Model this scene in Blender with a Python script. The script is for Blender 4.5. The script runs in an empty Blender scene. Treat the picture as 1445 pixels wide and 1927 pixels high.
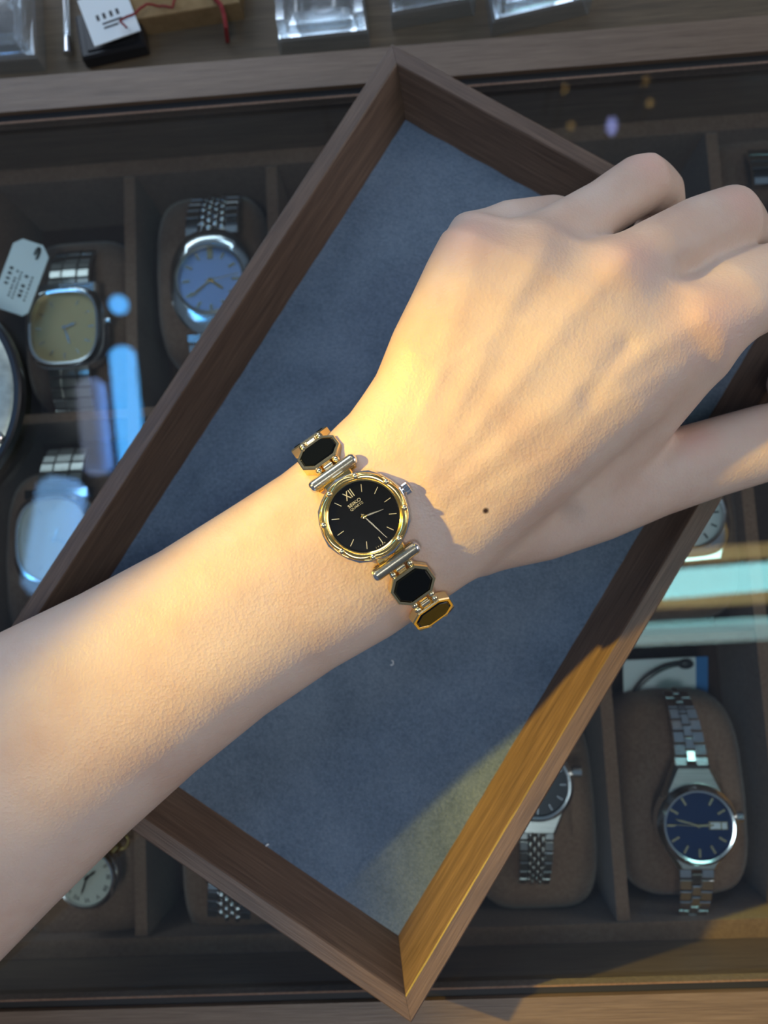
import bpy, math, random
import numpy as np
from mathutils import Matrix, Vector

# ------------------------------------------------------------------ camera, world, light
S = 0.001                                   # everything below is laid out in millimetres
IW, IH, F = 1445, 1927, 1452.6
CAM = np.array([0.0, 0.0, 272.0])
ROT = (0.1049, 0.0505, -0.0504)
sc = bpy.context.scene
cam_d = bpy.data.cameras.new('camera'); cam = bpy.data.objects.new('camera', cam_d)
sc.collection.objects.link(cam); sc.camera = cam
cam.location = Vector(CAM) * S; cam.rotation_euler = ROT
cam_d.sensor_fit = 'VERTICAL'; cam_d.sensor_height = 36.0; cam_d.lens = 36.0 * F / IH
cam_d.clip_start = 0.005; cam_d.clip_end = 50
cam_d.dof.use_dof = True; cam_d.dof.focus_distance = 0.208; cam_d.dof.aperture_fstop = 9.5

sc.view_settings.view_transform = 'Standard'; sc.view_settings.look = 'None'
sc.view_settings.gamma = 1.0; sc.view_settings.use_curve_mapping = False
sc.view_settings.exposure = -0.14

world = bpy.data.worlds.new('shop_air'); sc.world = world; world.use_nodes = True
bg = world.node_tree.nodes['Background']
bg.inputs[0].default_value = (0.55, 0.68, 0.95, 1); bg.inputs[1].default_value = 0.20

C = sc.collection
def light(name, kind, loc, target, energy, color, **kw):
    d = bpy.data.lights.new(name, kind); d.energy = energy; d.color = color
    scale = kw.pop('scale', None)
    for k, v in kw.items(): setattr(d, k, v)
    o = bpy.data.objects.new(name, d); C.objects.link(o)
    o.location = Vector(loc) * S
    dirv = (Vector(target) - Vector(loc)).normalized()
    z = -dirv; x = Vector((0, 0, 1)).cross(z).normalized(); y = z.cross(x)
    m = Matrix((x, y, z)).transposed()
    o.rotation_euler = m.to_euler()
    if scale: o.scale = scale
    return o
# warm desk spot shining in low from the left over the wrist
light('warm_spot', 'SPOT', (-715, 122, 482), (22, -60, 71), 70.0, (1.0, 0.69, 0.07),
      spot_size=math.radians(22), spot_blend=0.38, shadow_soft_size=0.012, scale=(1.0, 0.46, 1.0))
# area fills added for soft ambient light, kept out of the glass reflections
light('cool_fill', 'AREA', (-800, 1600, 900), (0, 0, 20), 17.0, (0.72, 0.84, 1.0), shape='RECTANGLE', size=1.2, size_y=0.8)
light('neutral_fill', 'AREA', (1900, 250, 850), (0, 0, 20), 11.0, (1.0, 0.88, 0.82), shape='RECTANGLE', size=1.2, size_y=0.8)
light('overhead_fill', 'AREA', (-60, -250, 900), (-60, -249, 0), 2.1, (0.88, 0.92, 1.0), shape='SQUARE', size=0.22)  # added fill to brighten the compartments; its mirror image falls inside the tray

def _rot(r):
    cx, sx, cy, sy, cz, sz = math.cos(r[0]), math.sin(r[0]), math.cos(r[1]), math.sin(r[1]), math.cos(r[2]), math.sin(r[2])
    return (np.array([[cz, -sz, 0], [sz, cz, 0], [0, 0, 1]]) @ np.array([[cy, 0, sy], [0, 1, 0], [-sy, 0, cy]])
            @ np.array([[1, 0, 0], [0, cx, -sx], [0, sx, cx]]))
RM = _rot(ROT)
def P(px, py, z):
    """millimetre point at height z that the photograph shows at pixel px, py"""
    d = RM @ np.array([(px - IW / 2) / F, -(py - IH / 2) / F, -1.0])
    return CAM + d * ((z - CAM[2]) / d[2])
def mirror(px, py, h, zg=-1.0):
    """point at height h whose image in the cover glass is seen at px, py"""
    g = P(px, py, zg); d = g - CAM
    return g + np.array([d[0], d[1], -d[2]]) * ((h - zg) / -d[2])
rnd = random.Random(7)

# ------------------------------------------------------------------ materials
def mat(name):
    m = bpy.data.materials.new(name); m.use_nodes = True
    return m, m.node_tree, m.node_tree.nodes['Principled BSDF']
def simple(name, col, rough=0.5, metal=0.0, **kw):
    m, t, b = mat(name)
    b.inputs['Base Color'].default_value = (*col, 1); b.inputs['Roughness'].default_value = rough
    b.inputs['Metallic'].default_value = metal
    for k, v in kw.items(): b.inputs[k].default_value = v
    return m
def node(t, kind, **kw):
    n = t.nodes.new(kind)
    for k, v in kw.items():
        if k in n.inputs.keys(): n.inputs[k].default_value = v
        else: setattr(n, k, v)
    return n
def ramp(t, stops):
    r = t.nodes.new('ShaderNodeValToRGB'); e = r.color_ramp.elements
    while len(e) < len(stops): e.new(0.5)
    for i, (p, c) in enumerate(stops): e[i].position = p; e[i].color = (*c, 1)
    return r
def coords(t, scale, rot=(0, 0, 0)):
    tc = t.nodes.new('ShaderNodeTexCoord'); mp = t.nodes.new('ShaderNodeMapping')
    mp.inputs['Scale'].default_value = scale; mp.inputs['Rotation'].default_value = rot
    t.links.new(tc.outputs['Object'], mp.inputs['Vector']); return mp.outputs['Vector']
def bump(t, b, src, strength, dist):
    n = t.nodes.new('ShaderNodeBump'); n.inputs['Strength'].default_value = strength; n.inputs['Distance'].default_value = dist
    t.links.new(src, n.inputs['Height']); t.links.new(n.outputs[0], b.inputs['Normal'])

def wood(name, dark, mid, lightc, rough=0.42):
    m, t, b = mat(name)
    v = coords(t, (18, 420, 420))
    n1 = node(t, 'ShaderNodeTexNoise', Scale=1.0, Detail=6.0, Roughness=0.62, Distortion=0.6); t.links.new(v, n1.inputs['Vector'])
    v2 = coords(t, (60, 2600, 2600))
    n2 = node(t, 'ShaderNodeTexNoise', Scale=1.0, Detail=3.0, Roughness=0.6); t.links.new(v2, n2.inputs['Vector'])
    mx = node(t, 'ShaderNodeMix', data_type='FLOAT'); mx.inputs[0].default_value = 0.6
    t.links.new(n1.outputs[0], mx.inputs[2]); t.links.new(n2.outputs[0], mx.inputs[3])
    r = ramp(t, [(0.30, dark), (0.5, mid), (0.70, lightc)]); t.links.new(mx.outputs[0], r.inputs[0])
    t.links.new(r.outputs[0], b.inputs['Base Color']); b.inputs['Roughness'].default_value = rough
    bump(t, b, mx.outputs[0], 0.35, 0.0004)
    return m
def cloth(name, c1, c2, scale, sheen, strength, dist, rough=0.9, lint=0.0):
    m, t, b = mat(name)
    v = coords(t, (1, 1, 1))
    n1 = node(t, 'ShaderNodeTexNoise', Scale=scale, Detail=5.0, Roughness=0.7); t.links.new(v, n1.inputs['Vector'])
    n2 = node(t, 'ShaderNodeTexNoise', Scale=scale * 0.05, Detail=3.0); t.links.new(v, n2.inputs['Vector'])
    mx = node(t, 'ShaderNodeMix', data_type='FLOAT'); mx.inputs[0].default_value = 0.35
    t.links.new(n1.outputs[0], mx.inputs[2]); t.links.new(n2.outputs[0], mx.inputs[3])
    r = ramp(t, [(0.36, c1), (0.64, c2)]); t.links.new(mx.outputs[0], r.inputs[0])
    t.links.new(r.outputs[0], b.inputs['Base Color']); b.inputs['Roughness'].default_value = rough
    b.inputs['Sheen Weight'].default_value = sheen; b.inputs['Sheen Roughness'].default_value = 0.5
    b.inputs['Specular IOR Level'].default_value = 0.1
    bump(t, b, n1.outputs[0], strength, dist)
    return m
def clear(name, base, tint=(1, 1, 1), rough=0.0, power=5.0, frost=0.0):
    """thin clear sheet: passes light, mirrors a little, more at grazing angles"""
    m = bpy.data.materials.new(name); m.use_nodes = True; t = m.node_tree; t.nodes.clear()
    o = t.nodes.new('ShaderNodeOutputMaterial'); tr = node(t, 'ShaderNodeBsdfTransparent'); gl = node(t, 'ShaderNodeBsdfGlossy')
    tr.inputs[0].default_value = (*tint, 1); gl.inputs['Roughness'].default_value = rough
    lw = node(t, 'ShaderNodeLayerWeight', Blend=0.5)
    pw = node(t, 'ShaderNodeMath', operation='POWER'); pw.inputs[1].default_value = power
    ma = node(t, 'ShaderNodeMath', operation='MULTIPLY_ADD'); ma.inputs[1].default_value = 1 - base; ma.inputs[2].default_value = base
    mx = t.nodes.new('ShaderNodeMixShader')
    t.links.new(lw.outputs['Facing'], pw.inputs[0]); t.links.new(pw.outputs[0], ma.inputs[0]); t.links.new(ma.outputs[0], mx.inputs[0])
    t.links.new(tr.outputs[0], mx.inputs[1]); t.links.new(gl.outputs[0], mx.inputs[2]); res = mx.outputs[0]
    if frost:
        df = node(t, 'ShaderNodeBsdfDiffuse'); df.inputs[0].default_value = (0.9, 0.94, 0.95, 1)
        m2 = t.nodes.new('ShaderNodeMixShader'); m2.inputs[0].default_value = frost
        t.links.new(res, m2.inputs[1]); t.links.new(df.outputs[0], m2.inputs[2]); res = m2.outputs[0]
    t.links.new(res, o.inputs[0])
    return m
def emitter(name, col, strength):
    m, t, b = mat(name)
    b.inputs['Base Color'].default_value = (*col, 1)
    b.inputs['Emission Color'].default_value = (*col, 1); b.inputs['Emission Strength'].default_value = strength
    return m
def brushed(name, col, rough, axis=(40, 3000, 3000)):
    m, t, b = mat(name)
    b.inputs['Metallic'].default_value = 1.0
    n = node(t, 'ShaderNodeTexNoise', Scale=1.0, Detail=3.0); t.links.new(coords(t, axis), n.inputs['Vector'])
    r = ramp(t, [(0.3, tuple(c * 0.72 for c in col)), (0.7, col)]); t.links.new(n.outputs[0], r.inputs[0])
    t.links.new(r.outputs[0], b.inputs['Base Color']); b.inputs['Roughness'].default_value = rough
    bump(t, b, n.outputs[0], 0.2, 0.00006)
    return m

M = {}
M['walnut'] = wood('walnut', (0.050, 0.030, 0.021), (0.106, 0.064, 0.042), (0.172, 0.108, 0.072))
M['oak'] = wood('cabinet_walnut', (0.085, 0.054, 0.036), (0.150, 0.100, 0.066), (0.215, 0.150, 0.104))
M['shelf'] = wood('dark_shelf_wood', (0.050, 0.034, 0.020), (0.095, 0.066, 0.038), (0.150, 0.108, 0.064), 0.7)
M['felt'] = cloth('blue_grey_velvet', (0.070, 0.108, 0.160), (0.165, 0.220, 0.290), 1000.0, 0.5, 0.7, 0.0014)
M['suede'] = cloth('brown_suede', (0.145, 0.080, 0.054), (0.235, 0.145, 0.100), 700.0, 0.25, 0.3, 0.0006)
M['suede2'] = cloth('dark_brown_suede', (0.045, 0.026, 0.020), (0.080, 0.050, 0.038), 700.0, 0.2, 0.3, 0.0006)
M['shaded_gap'] = simple('shaded_gap_black', (0.012, 0.011, 0.011), 0.6)
M['glass'] = clear('cover_glass', 0.045, (0.93, 0.97, 0.96))
M['crystal'] = clear('watch_crystal', 0.012, (0.99, 0.99, 0.99))
M['acrylic'] = clear('clear_acrylic', 0.20, (0.90, 0.94, 0.96), 0.06, 2.0, 0.10)
M['gold'] = simple('polished_gold', (0.95, 0.66, 0.24), 0.14, 1.0)
M['softgold'] = simple('soft_gold', (0.86, 0.66, 0.34), 0.18, 1.0)
M['palegold'] = simple('pale_gold', (0.86, 0.72, 0.46), 0.2, 1.0)
M['goldpaint'] = simple('gilt_print', (0.72, 0.60, 0.34), 0.35, 0.6)
M['steel'] = simple('polished_steel', (0.74, 0.75, 0.77), 0.16, 1.0)
M['satin'] = brushed('satin_steel', (0.62, 0.61, 0.58), 0.3)
M['barmetal'] = brushed('brushed_two_tone', (0.62, 0.55, 0.40), 0.27, (3000, 60, 3000))
M['onyx'] = simple('black_onyx', (0.003, 0.004, 0.005), 0.06, 0.0, **{'Specular IOR Level': 0.25})
M['blackdial'] = simple('gloss_black_dial', (0.003, 0.003, 0.003), 0.3, **{'Specular IOR Level': 0.12})
M['bluedial'] = simple('blue_sunburst_dial', (0.007, 0.030, 0.105), 0.3, 0.5)
M['icedial'] = simple('silver_blue_dial', (0.30, 0.38, 0.60), 0.35, 0.6)
M['tandial'] = simple('champagne_dial', (0.50, 0.36, 0.17), 0.4, 0.5)
M['whitedial'] = simple('pale_dial', (0.62, 0.66, 0.68), 0.4)
M['creamdial'] = simple('cream_dial', (0.55, 0.53, 0.46), 0.5)
M['darkdial'] = simple('charcoal_dial', (0.03, 0.032, 0.04), 0.25)
M['ink'] = simple('black_print', (0.012, 0.012, 0.014), 0.6)
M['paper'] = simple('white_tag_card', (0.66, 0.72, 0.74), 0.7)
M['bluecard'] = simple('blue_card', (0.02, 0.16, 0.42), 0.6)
M['red'] = simple('red_thread', (0.20, 0.012, 0.012), 0.8)
M['green'] = simple('green_thread', (0.05, 0.14, 0.05), 0.8)
M['tan'] = cloth('tan_card', (0.20, 0.13, 0.062), (0.28, 0.19, 0.098), 160.0, 0.0, 0.1, 0.0003)
M['blackplastic'] = simple('black_plastic', (0.012, 0.013, 0.016), 0.35)
M['housing'] = simple('lamp_housing', (0.05, 0.05, 0.055), 0.5)
M['dish'] = brushed('brushed_disc', (0.62, 0.64, 0.54), 0.38, (300, 300, 300))
M['lint'] = simple('white_lint', (0.75, 0.78, 0.8), 0.8)

def skin_material():
    m, t, b = mat('skin')
    tc = t.nodes.new('ShaderNodeTexCoord'); co = tc.outputs['Object']
    n1 = node(t, 'ShaderNodeTexNoise', Scale=38.0, Detail=4.0, Roughness=0.6); t.links.new(co, n1.inputs['Vector'])
    r = ramp(t, [(0.32, (0.58, 0.395, 0.305)), (0.52, (0.63, 0.46, 0.365)), (0.72, (0.65, 0.49, 0.40))]); t.links.new(n1.outputs[0], r.inputs[0])
    col = r.outputs[0]
    def spot(c, p, rad, color, soft):
        vm = node(t, 'ShaderNodeVectorMath', operation='DISTANCE'); t.links.new(co, vm.inputs[0]); vm.inputs[1].default_value = tuple(np.array(p) * S)
        mr = node(t, 'ShaderNodeMapRange'); t.links.new(vm.outputs['Value'], mr.inputs[0])
        mr.inputs[1].default_value = rad * S * (1 - soft); mr.inputs[2].default_value = rad * S; mr.inputs[3].default_value = 1; mr.inputs[4].default_value = 0
        mx = node(t, 'ShaderNodeMix', data_type='RGBA'); t.links.new(mr.outputs[0], mx.inputs[0]); t.links.new(c, mx.inputs[6]); mx.inputs[7].default_value = (*color, 1)
        return mx.outputs[2]
    for p, rad in KNUCKLES: col = spot(col, p, rad, (0.68, 0.425, 0.335), 0.97)
    col = spot(col, MOLE, 1.35, (0.035, 0.014, 0.008), 0.35)
    t.links.new(col, b.inputs['Base Color'])
    b.inputs['Roughness'].default_value = 0.46; b.inputs['Specular IOR Level'].default_value = 0.42
    b.inputs['Subsurface Weight'].default_value = 0.22
    b.inputs['Subsurface Radius'].default_value = (1.0, 0.42, 0.22); b.inputs['Subsurface Scale'].default_value = 0.0028
    v1 = node(t, 'ShaderNodeTexVoronoi', Scale=1150.0, feature='F1'); t.links.new(co, v1.inputs['Vector'])
    n2 = node(t, 'ShaderNodeTexNoise', Scale=420.0, Detail=4.0, Roughness=0.65); t.links.new(co, n2.inputs['Vector'])
    ad = node(t, 'ShaderNodeMath', operation='MULTIPLY_ADD'); t.links.new(v1.outputs[0], ad.inputs[0]); ad.inputs[1].default_value = 0.5; t.links.new(n2.outputs[0], ad.inputs[2])
    bump(t, b, ad.outputs[0], 0.34, 0.0004)
    return m

# ------------------------------------------------------------------ mesh helpers (millimetres)
class MB:
    def __init__(s): s.v = []; s.f = []
    def add(s, vs, fs):
        o = len(s.v); s.v += [tuple(map(float, q)) for q in vs]; s.f += [[i + o for i in q] for q in fs]; return s
    def prism(s, poly, z0, z1, bev=0.0, bev0=0.0):
        """closed polygon (ccw) raised from z0 to z1, edges chamfered"""
        n = len(poly); c = np.mean(np.array(poly, float), 0)
        def ring(ins, z):
            out = []
            for x, y in poly:
                d = math.hypot(x - c[0], y - c[1]) or 1
                k = max(0.0, 1 - ins / d); out.append((c[0] + (x - c[0]) * k, c[1] + (y - c[1]) * k, z))
            return out
        rings = ([ring(bev0, z0), ring(0, z0 + bev0)] if bev0 else [ring(0, z0)]) + ([ring(0, z1 - bev), ring(bev, z1)] if bev else [ring(0, z1)])
        vs = sum(rings, []); fs = [list(range(n))[::-1], [len(vs) - n + i for i in range(n)]]
        for k in range(len(rings) - 1):
            for i in range(n):
                j = (i + 1) % n; fs.append([k * n + i, k * n + j, (k + 1) * n + j, (k + 1) * n + i])
        return s.add(vs, fs)
    def box(s, x0, x1, y0, y1, z0, z1, bev=0.0):
        return s.prism([(x0, y0), (x1, y0), (x1, y1), (x0, y1)], z0, z1, bev, bev)
    def lathe(s, prof, n=48, close=True):
        """profile of (radius, z) turned about z"""
        vs = []; fs = []; k = len(prof)
        for i in range(n):
            a = 2 * math.pi * i / n
            vs += [(r * math.cos(a), r * math.sin(a), z) for r, z in prof]
        for i in range(n):
            j = (i + 1) % n
            for q in range(k - 1): fs.append([i * k + q, j * k + q, j * k + q + 1, i * k + q + 1])
            if close: fs.append([i * k + k - 1, j * k + k - 1, j * k, i * k])
        if not close:
            fs.append([i * k for i in range(n)][::-1]); fs.append([i * k + k - 1 for i in range(n)])
        return s.add(vs, fs)
    def cyl(s, p0, p1, r0, r1=None, n=16, bev=0.0):
        r1 = r0 if r1 is None else r1
        p0, p1 = Vector(p0), Vector(p1); d = (p1 - p0); L = d.length; d.normalize()
        u = d.orthogonal().normalized(); w = d.cross(u)
        st = [(0, r0 - bev), (bev, r0), (L - bev, r1), (L, r1 - bev)] if bev else [(0, r0), (L, r1)]
        vs = []; fs = []
        for h, r in st:
            for i in range(n):
                a = 2 * math.pi * i / n; vs.append(p0 + d * h + u * (r * math.cos(a)) + w * (r * math.sin(a)))
        for k in range(len(st) - 1):
            for i in range(n):
                j = (i + 1) % n; fs.append([k * n + i, k * n + j, (k + 1) * n + j, (k + 1) * n + i])
        fs.append(list(range(n))[::-1]); fs.append([len(vs) - n + i for i in range(n)])
        return s.add(vs, fs)
    def ball(s, c, r, sx=1, sy=1, sz=1, n=14):
        vs = [(c[0], c[1], c[2] - r * sz)]; fs = []; m = n // 2
        for k in range(1, m):
            p = -math.pi / 2 + math.pi * k / m
            for i in range(n):
                a = 2 * math.pi * i / n
                vs.append((c[0] + r * sx * math.cos(p) * math.cos(a), c[1] + r * sy * math.cos(p) * math.sin(a), c[2] + r * sz * math.sin(p)))
        vs.append((c[0], c[1], c[2] + r * sz)); top = len(vs) - 1
        for i in range(n):
            j = (i + 1) % n; fs.append([0, 1 + j, 1 + i]); fs.append([top, top - n + i, top - n + j])
            for k in range(m - 2): fs.append([1 + k * n + i, 1 + k * n + j, 1 + (k + 1) * n + j, 1 + (k + 1) * n + i])
        return s.add(vs, fs)
    def tube(s, pts, r, n=8):
        pts = [Vector(p) for p in pts]; vs = []; fs = []
        u = None
        for i, p in enumerate(pts):
            d = (pts[min(i + 1, len(pts) - 1)] - pts[max(i - 1, 0)]).normalized()
            u = d.orthogonal().normalized() if u is None else (u - d * u.dot(d)).normalized()
            w = d.cross(u)
            for k in range(n):
                a = 2 * math.pi * k / n; vs.append(p + u * (r * math.cos(a)) + w * (r * math.sin(a)))
        for i in range(len(pts) - 1):
            for k in range(n):
                j = (k + 1) % n; fs.append([i * n + k, i * n + j, (i + 1) * n + j, (i + 1) * n + k])
        fs.append(list(range(n))[::-1]); fs.append([len(vs) - n + k for k in range(n)])
        return s.add(vs, fs)
    def mesh(s, name):
        me = bpy.data.meshes.new(name); me.from_pydata([(a * S, b * S, c * S) for a, b, c in s.v], [], s.f); me.update(); return me
    def build(s, name, m, parent=None, loc=(0, 0, 0), rot=None, smooth=False, angle=35):
        return place(name, s.mesh(name), M[m] if isinstance(m, str) else m, parent, loc, rot, smooth, angle)
def place(name, me, m, parent=None, loc=(0, 0, 0), rot=None, smooth=False, angle=35):
    o = bpy.data.objects.new(name, me); C.objects.link(o)
    if m is not None and not me.materials: me.materials.append(m)
    o.location = Vector(loc) * S
    if rot is not None: o.rotation_euler = rot
    if parent is not None: o.parent = parent
    if smooth:
        me.polygons.foreach_set('use_smooth', [True] * len(me.polygons))
        try: me.set_sharp_from_angle(angle=math.radians(angle))
        except Exception: pass
    return o
def tag(o, label, cat, group=None, kind=None):
    o['label'] = label; o['category'] = cat
    if group: o['group'] = group
    if kind: o['kind'] = kind
    return o
def thing(name, label, cat, loc=(0, 0, 0), rot=(0, 0, 0), group=None):
    o = bpy.data.objects.new(name, None); C.objects.link(o); o.empty_display_size = 0.01
    o.location = Vector(loc) * S; o.rotation_euler = rot
    return tag(o, label, cat, group)
_texts = {}
def _prepare_texts(items):
    """turn all lettering into meshes in one go, before the scene fills up"""
    objs = []
    for text, size, bold in items:
        cu = bpy.data.curves.new('lettering', 'FONT'); cu.body = text; cu.size = size * S; cu.align_x = 'CENTER'; cu.align_y = 'CENTER'
        cu.extrude = 0.03 * S; cu.offset = bold * S; cu.resolution_u = 3
        o = bpy.data.objects.new('lettering_source', cu); C.objects.link(o); objs.append(((text, size, bold), o))
    dg = bpy.context.evaluated_depsgraph_get(); dg.update()
    for key, o in objs: _texts[key] = bpy.data.meshes.new_from_object(o.evaluated_get(dg))
    for key, o in objs:
        cu = o.data; bpy.data.objects.remove(o); bpy.data.curves.remove(cu)
_prepare_texts([('XII', 3.2, 0.01), ('SEIKO', 1.25, 0.006), ('QUARTZ', 0.9, 0.0)] + [(q, 0.5, 0.0) for q in 'JAPN']
               + [(q, 2.4, 0.02) for q in ('XII', 'I', 'II', 'III', 'IIII', 'V', 'VI', 'VII', 'VIII', 'IX', 'X', 'XI')])
def lettering(text, size, m, parent, loc, rotz=0.0, name='lettering', sx=1.0, bold=0.0):
    me = _texts[(text, size, bold)]; me.materials.clear()
    o = place(name, me, M[m], parent, loc, (0, 0, rotz)); o.scale = (sx, 1, 1); return o
def ngon(n, rx, ry=None, e=2.0, a0=0.0):
    ry = rx if ry is None else ry; out = []
    for i in range(n):
        a = a0 + 2 * math.pi * i / n; c, s_ = math.cos(a), math.sin(a)
        out.append((rx * math.copysign(abs(c) ** (2 / e), c), ry * math.copysign(abs(s_) ** (2 / e), s_)))
    return out
def chamfered(w, h, c):
    a, b = w / 2, h / 2
    return [(-a + c, -b), (a - c, -b), (a, -b + c), (a, b - c), (a - c, b), (-a + c, b), (-a, b - c), (-a, -b + c)]

# ------------------------------------------------------------------ display cabinet under the tray
YT, YB = 192.2, -134.2            # inner edges of the wooden frame
XL, XR = -330.0, 330.0
ZI = -38.0                        # top of the suede insert
cab = thing('display_cabinet', 'brown wooden watch cabinet with glass top and suede lined compartments under the tray', 'cabinet', (0, 0, -84))
def cabpart(mb, name, m, **kw): return mb.build(name, m, cab, (0, 0, 84), **kw)
cabpart(MB().box(XL, XR, YT, YT + 14, -84, 0, 0.6), 'frame_rail', 'oak')
cabpart(MB().box(XL, XR, YB - 20, YB, -84, 0, 0.6), 'frame_rail', 'oak')
cabpart(MB().box(XL - 16, XL, YB - 20, YT + 14, -84, 0, 0.6), 'frame_rail', 'oak')
cabpart(MB().box(XR, XR + 16, YB - 20, YT + 14, -84, 0, 0.6), 'frame_rail', 'oak')
cabpart(MB().box(XL, XR, YT - 3.2, YT, -5, -2.2), 'shaded_gap', 'shaded_gap')  # black strips stand for the shaded gap between frame and glass
cabpart(MB().box(XL, XR, YB, YB + 2.6, -5, -2.2), 'shaded_gap', 'shaded_gap')
cabpart(MB().box(XL, XR, YT - 4.0, YT - 3.2, -5, -1.2), 'trim_strip', 'suede')
cabpart(MB().box(XL, XR, YB + 2.6, YB + 3.3, -5, -1.2), 'trim_strip', 'suede')
cabpart(MB().box(XL, XR, YB + 3.3, YT - 4.0, -4.6, -1.0), 'glass_top', 'glass')
cabpart(MB().box(XL, XR, YB, YT, -84, -80), 'base_panel', 'suede2')
# suede insert: border strips, column dividers and row dividers
cabpart(MB().box(XL, XR, YT - 7, YT - 0.2, -80, ZI, 0.8), 'border_strip', 'suede')
cabpart(MB().box(XL, XR, YB + 0.2, YB + 7, -80, ZI, 0.8), 'border_strip', 'suede')
cx0 = P(243, 330, ZI)[0]; pitch = (P(1338, 250, ZI)[0] - cx0) / 4
rows = [YB + 7, YB + 7 + (YT - YB - 14) / 3, YB + 7 + 2 * (YT - YB - 14) / 3, YT - 7]
dv = MB().box(-2.4, 2.4, YB + 7, YT - 7, -80 - ZI, 0, 0.8).mesh('divider')
for k in range(-3, 7):
    x = cx0 + k * pitch
    if XL + 10 < x < XR - 10: place('divider', dv, M['suede'], cab, (x, 0, ZI + 84))
for y in rows[1:3]:
    for k in range(-4, 7):
        xa, xb = max(cx0 + k * pitch + 2.4, XL), min(cx0 + (k + 1) * pitch - 2.4, XR)
        if xb - xa > 8: cabpart(MB().box(xa, xb, y - 2, y + 2, -80, ZI - 1, 0.6), 'cross_divider', 'suede')

# shelf behind the cabinet (top of the picture)
sh = MB().box(-330, 330, YT + 14.2, YT + 330, -40, -14, 0.3).build('back_shelf', 'shelf')
tag(sh, 'dark wooden shelf surface beyond the cabinet holding clear stands', 'shelf')
# ------------------------------------------------------------------ velvet tray
TA = -0.6081; TC = (-5.64, 30.63); HW, HL, HT_, WT, WF, HF = 87.67, 135.17, 20.44, 5.7, 13.9, 5.5
tray = thing('display_tray', 'walnut framed tray lined with blue grey velvet lying diagonally on the glass', 'tray', (*TC, 0.25), (0, 0, TA))
def rail(L, w):
    """one mitred rail, inner side towards +y, length along x, outer edge at y=0"""
    prof = [(0, 0), (0, HT_ - 0.4), (0.4, HT_), (WT - 0.4, HT_), (WT, HT_ - 0.4), (WF, HF - 0.1), (WF, 1.0), (WF - 3, 0)]
    b = MB(); n = len(prof); vs = []
    NX = 10
    for i in range(NX + 1):
        t = i / NX
        for y, z in prof: vs.append(((-L + y) * (1 - t) + (L - y) * t, y, z))
    fs = [list(range(n)), [NX * n + i for i in range(n)][::-1]]
    for k in range(NX):
        for i in range(n):
            j = (i + 1) % n; fs.append([k * n + i, (k + 1) * n + i, (k + 1) * n + j, k * n + j])
    return b.add(vs, fs)
for (x, y, a, L) in ((-HW, 0, -math.pi / 2, HL), (HW, 0, math.pi / 2, HL), (0, -HL, 0, HW), (0, HL, math.pi, HW)):
    rail(L - 0.05, WF).build('tray_rail', 'walnut', tray, (x, y, 0), (0, 0, a))
fm = MB(); nx, ny = 60, 96
fx, fy = HW - WF + 0.6, HL - WF + 0.6
vs = [(-fx + 2 * fx * i / nx, -fy + 2 * fy * j / ny, HF + 0.18 * math.sin(i * 0.9 + j * 0.5) * math.sin(j * 0.7)) for j in range(ny + 1) for i in range(nx + 1)]
fs = [[j * (nx + 1) + i, j * (nx + 1) + i + 1, (j + 1) * (nx + 1) + i + 1, (j + 1) * (nx + 1) + i] for j in range(ny) for i in range(nx)]
fm.add(vs, fs).box(-fx, fx, -fy, fy, 1.2, HF - 0.6)
fm.build('velvet_lining', 'felt', tray, smooth=True, angle=60)

# lint on the velvet
def lint(px, py, pts, label, r=0.16):
    c = P(px, py, HF + 0.7)
    o = MB().tube([(x, y, z) for x, y, z in pts], r, 6).build('lint_fibre', 'lint', None, tuple(c), smooth=True)
    tag(o, label, 'lint', None)
lint(737, 1247, [(-.5, -.7, 0), (0, -.9, .2), (.5, -.4, .3), (.55, .3, .3), (.1, .8, .1)], 'curled white lint fibre on the velvet below the wrist')
lint(503, 1590, [(-.4, -.3, 0), (0, .2, .2), (.5, .1, 0)], 'tiny white lint speck on the velvet beside the lower left rail', 0.3)

# ------------------------------------------------------------------ the arm and hand: one continuous surface
# sections: outline on the ulnar side (px), outline on the thumb side (px), heights of both, dorsal and palmar thickness, squareness
BODY = [
    ((-640, 1500), (-330, 2120), 48, 36, 32, 22, 2.1),
    ((-330, 1350), (-40, 1850), 48, 36, 29, 21, 2.15),
    ((-160, 1275), (105, 1700), 48, 36, 28, 20, 2.15),
    ((0, 1190), (253, 1553), 49, 37, 26, 20, 2.2),
    ((150, 1118), (375, 1442), 50, 38, 24, 19, 2.25),
    ((300, 1038), (506, 1335), 51, 39, 22, 18, 2.3),
    ((430, 957), (630, 1250), 52, 39, 20.5, 18, 2.35),
    ((530, 893), (736, 1189), 53, 39, 20, 18, 2.4),
    ((600, 838), (815, 1136), 53, 40, 19.5, 18, 2.4),
    ((660, 782), (890, 1085), 54, 42, 19.5, 17, 2.5),
    ((709, 706), (965, 1020), 56, 45, 20, 15, 2.75),
    ((740, 630), (1045, 950), 58, 48, 20.5, 15, 2.95),
    ((775, 560), (1130, 875), 60, 51, 20, 15, 3.0),
    ((803, 500), (1225, 800), 62, 54, 18.5, 15, 2.9),
    ((832, 448), (1310, 715), 63, 55, 17, 14, 2.6),
    ((868, 425), (1372, 625), 62, 56, 14.5, 12, 2.3),
]
def sect(u, l, zu, zl, bu, bd, n):
    a, b = P(*u, zu), P(*l, zl)
    return dict(c=(a + b) / 2, w=(b - a) / np.linalg.norm(b - a), a=np.linalg.norm(b - a) / 2, bu=bu, bd=bd, n=n)
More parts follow.
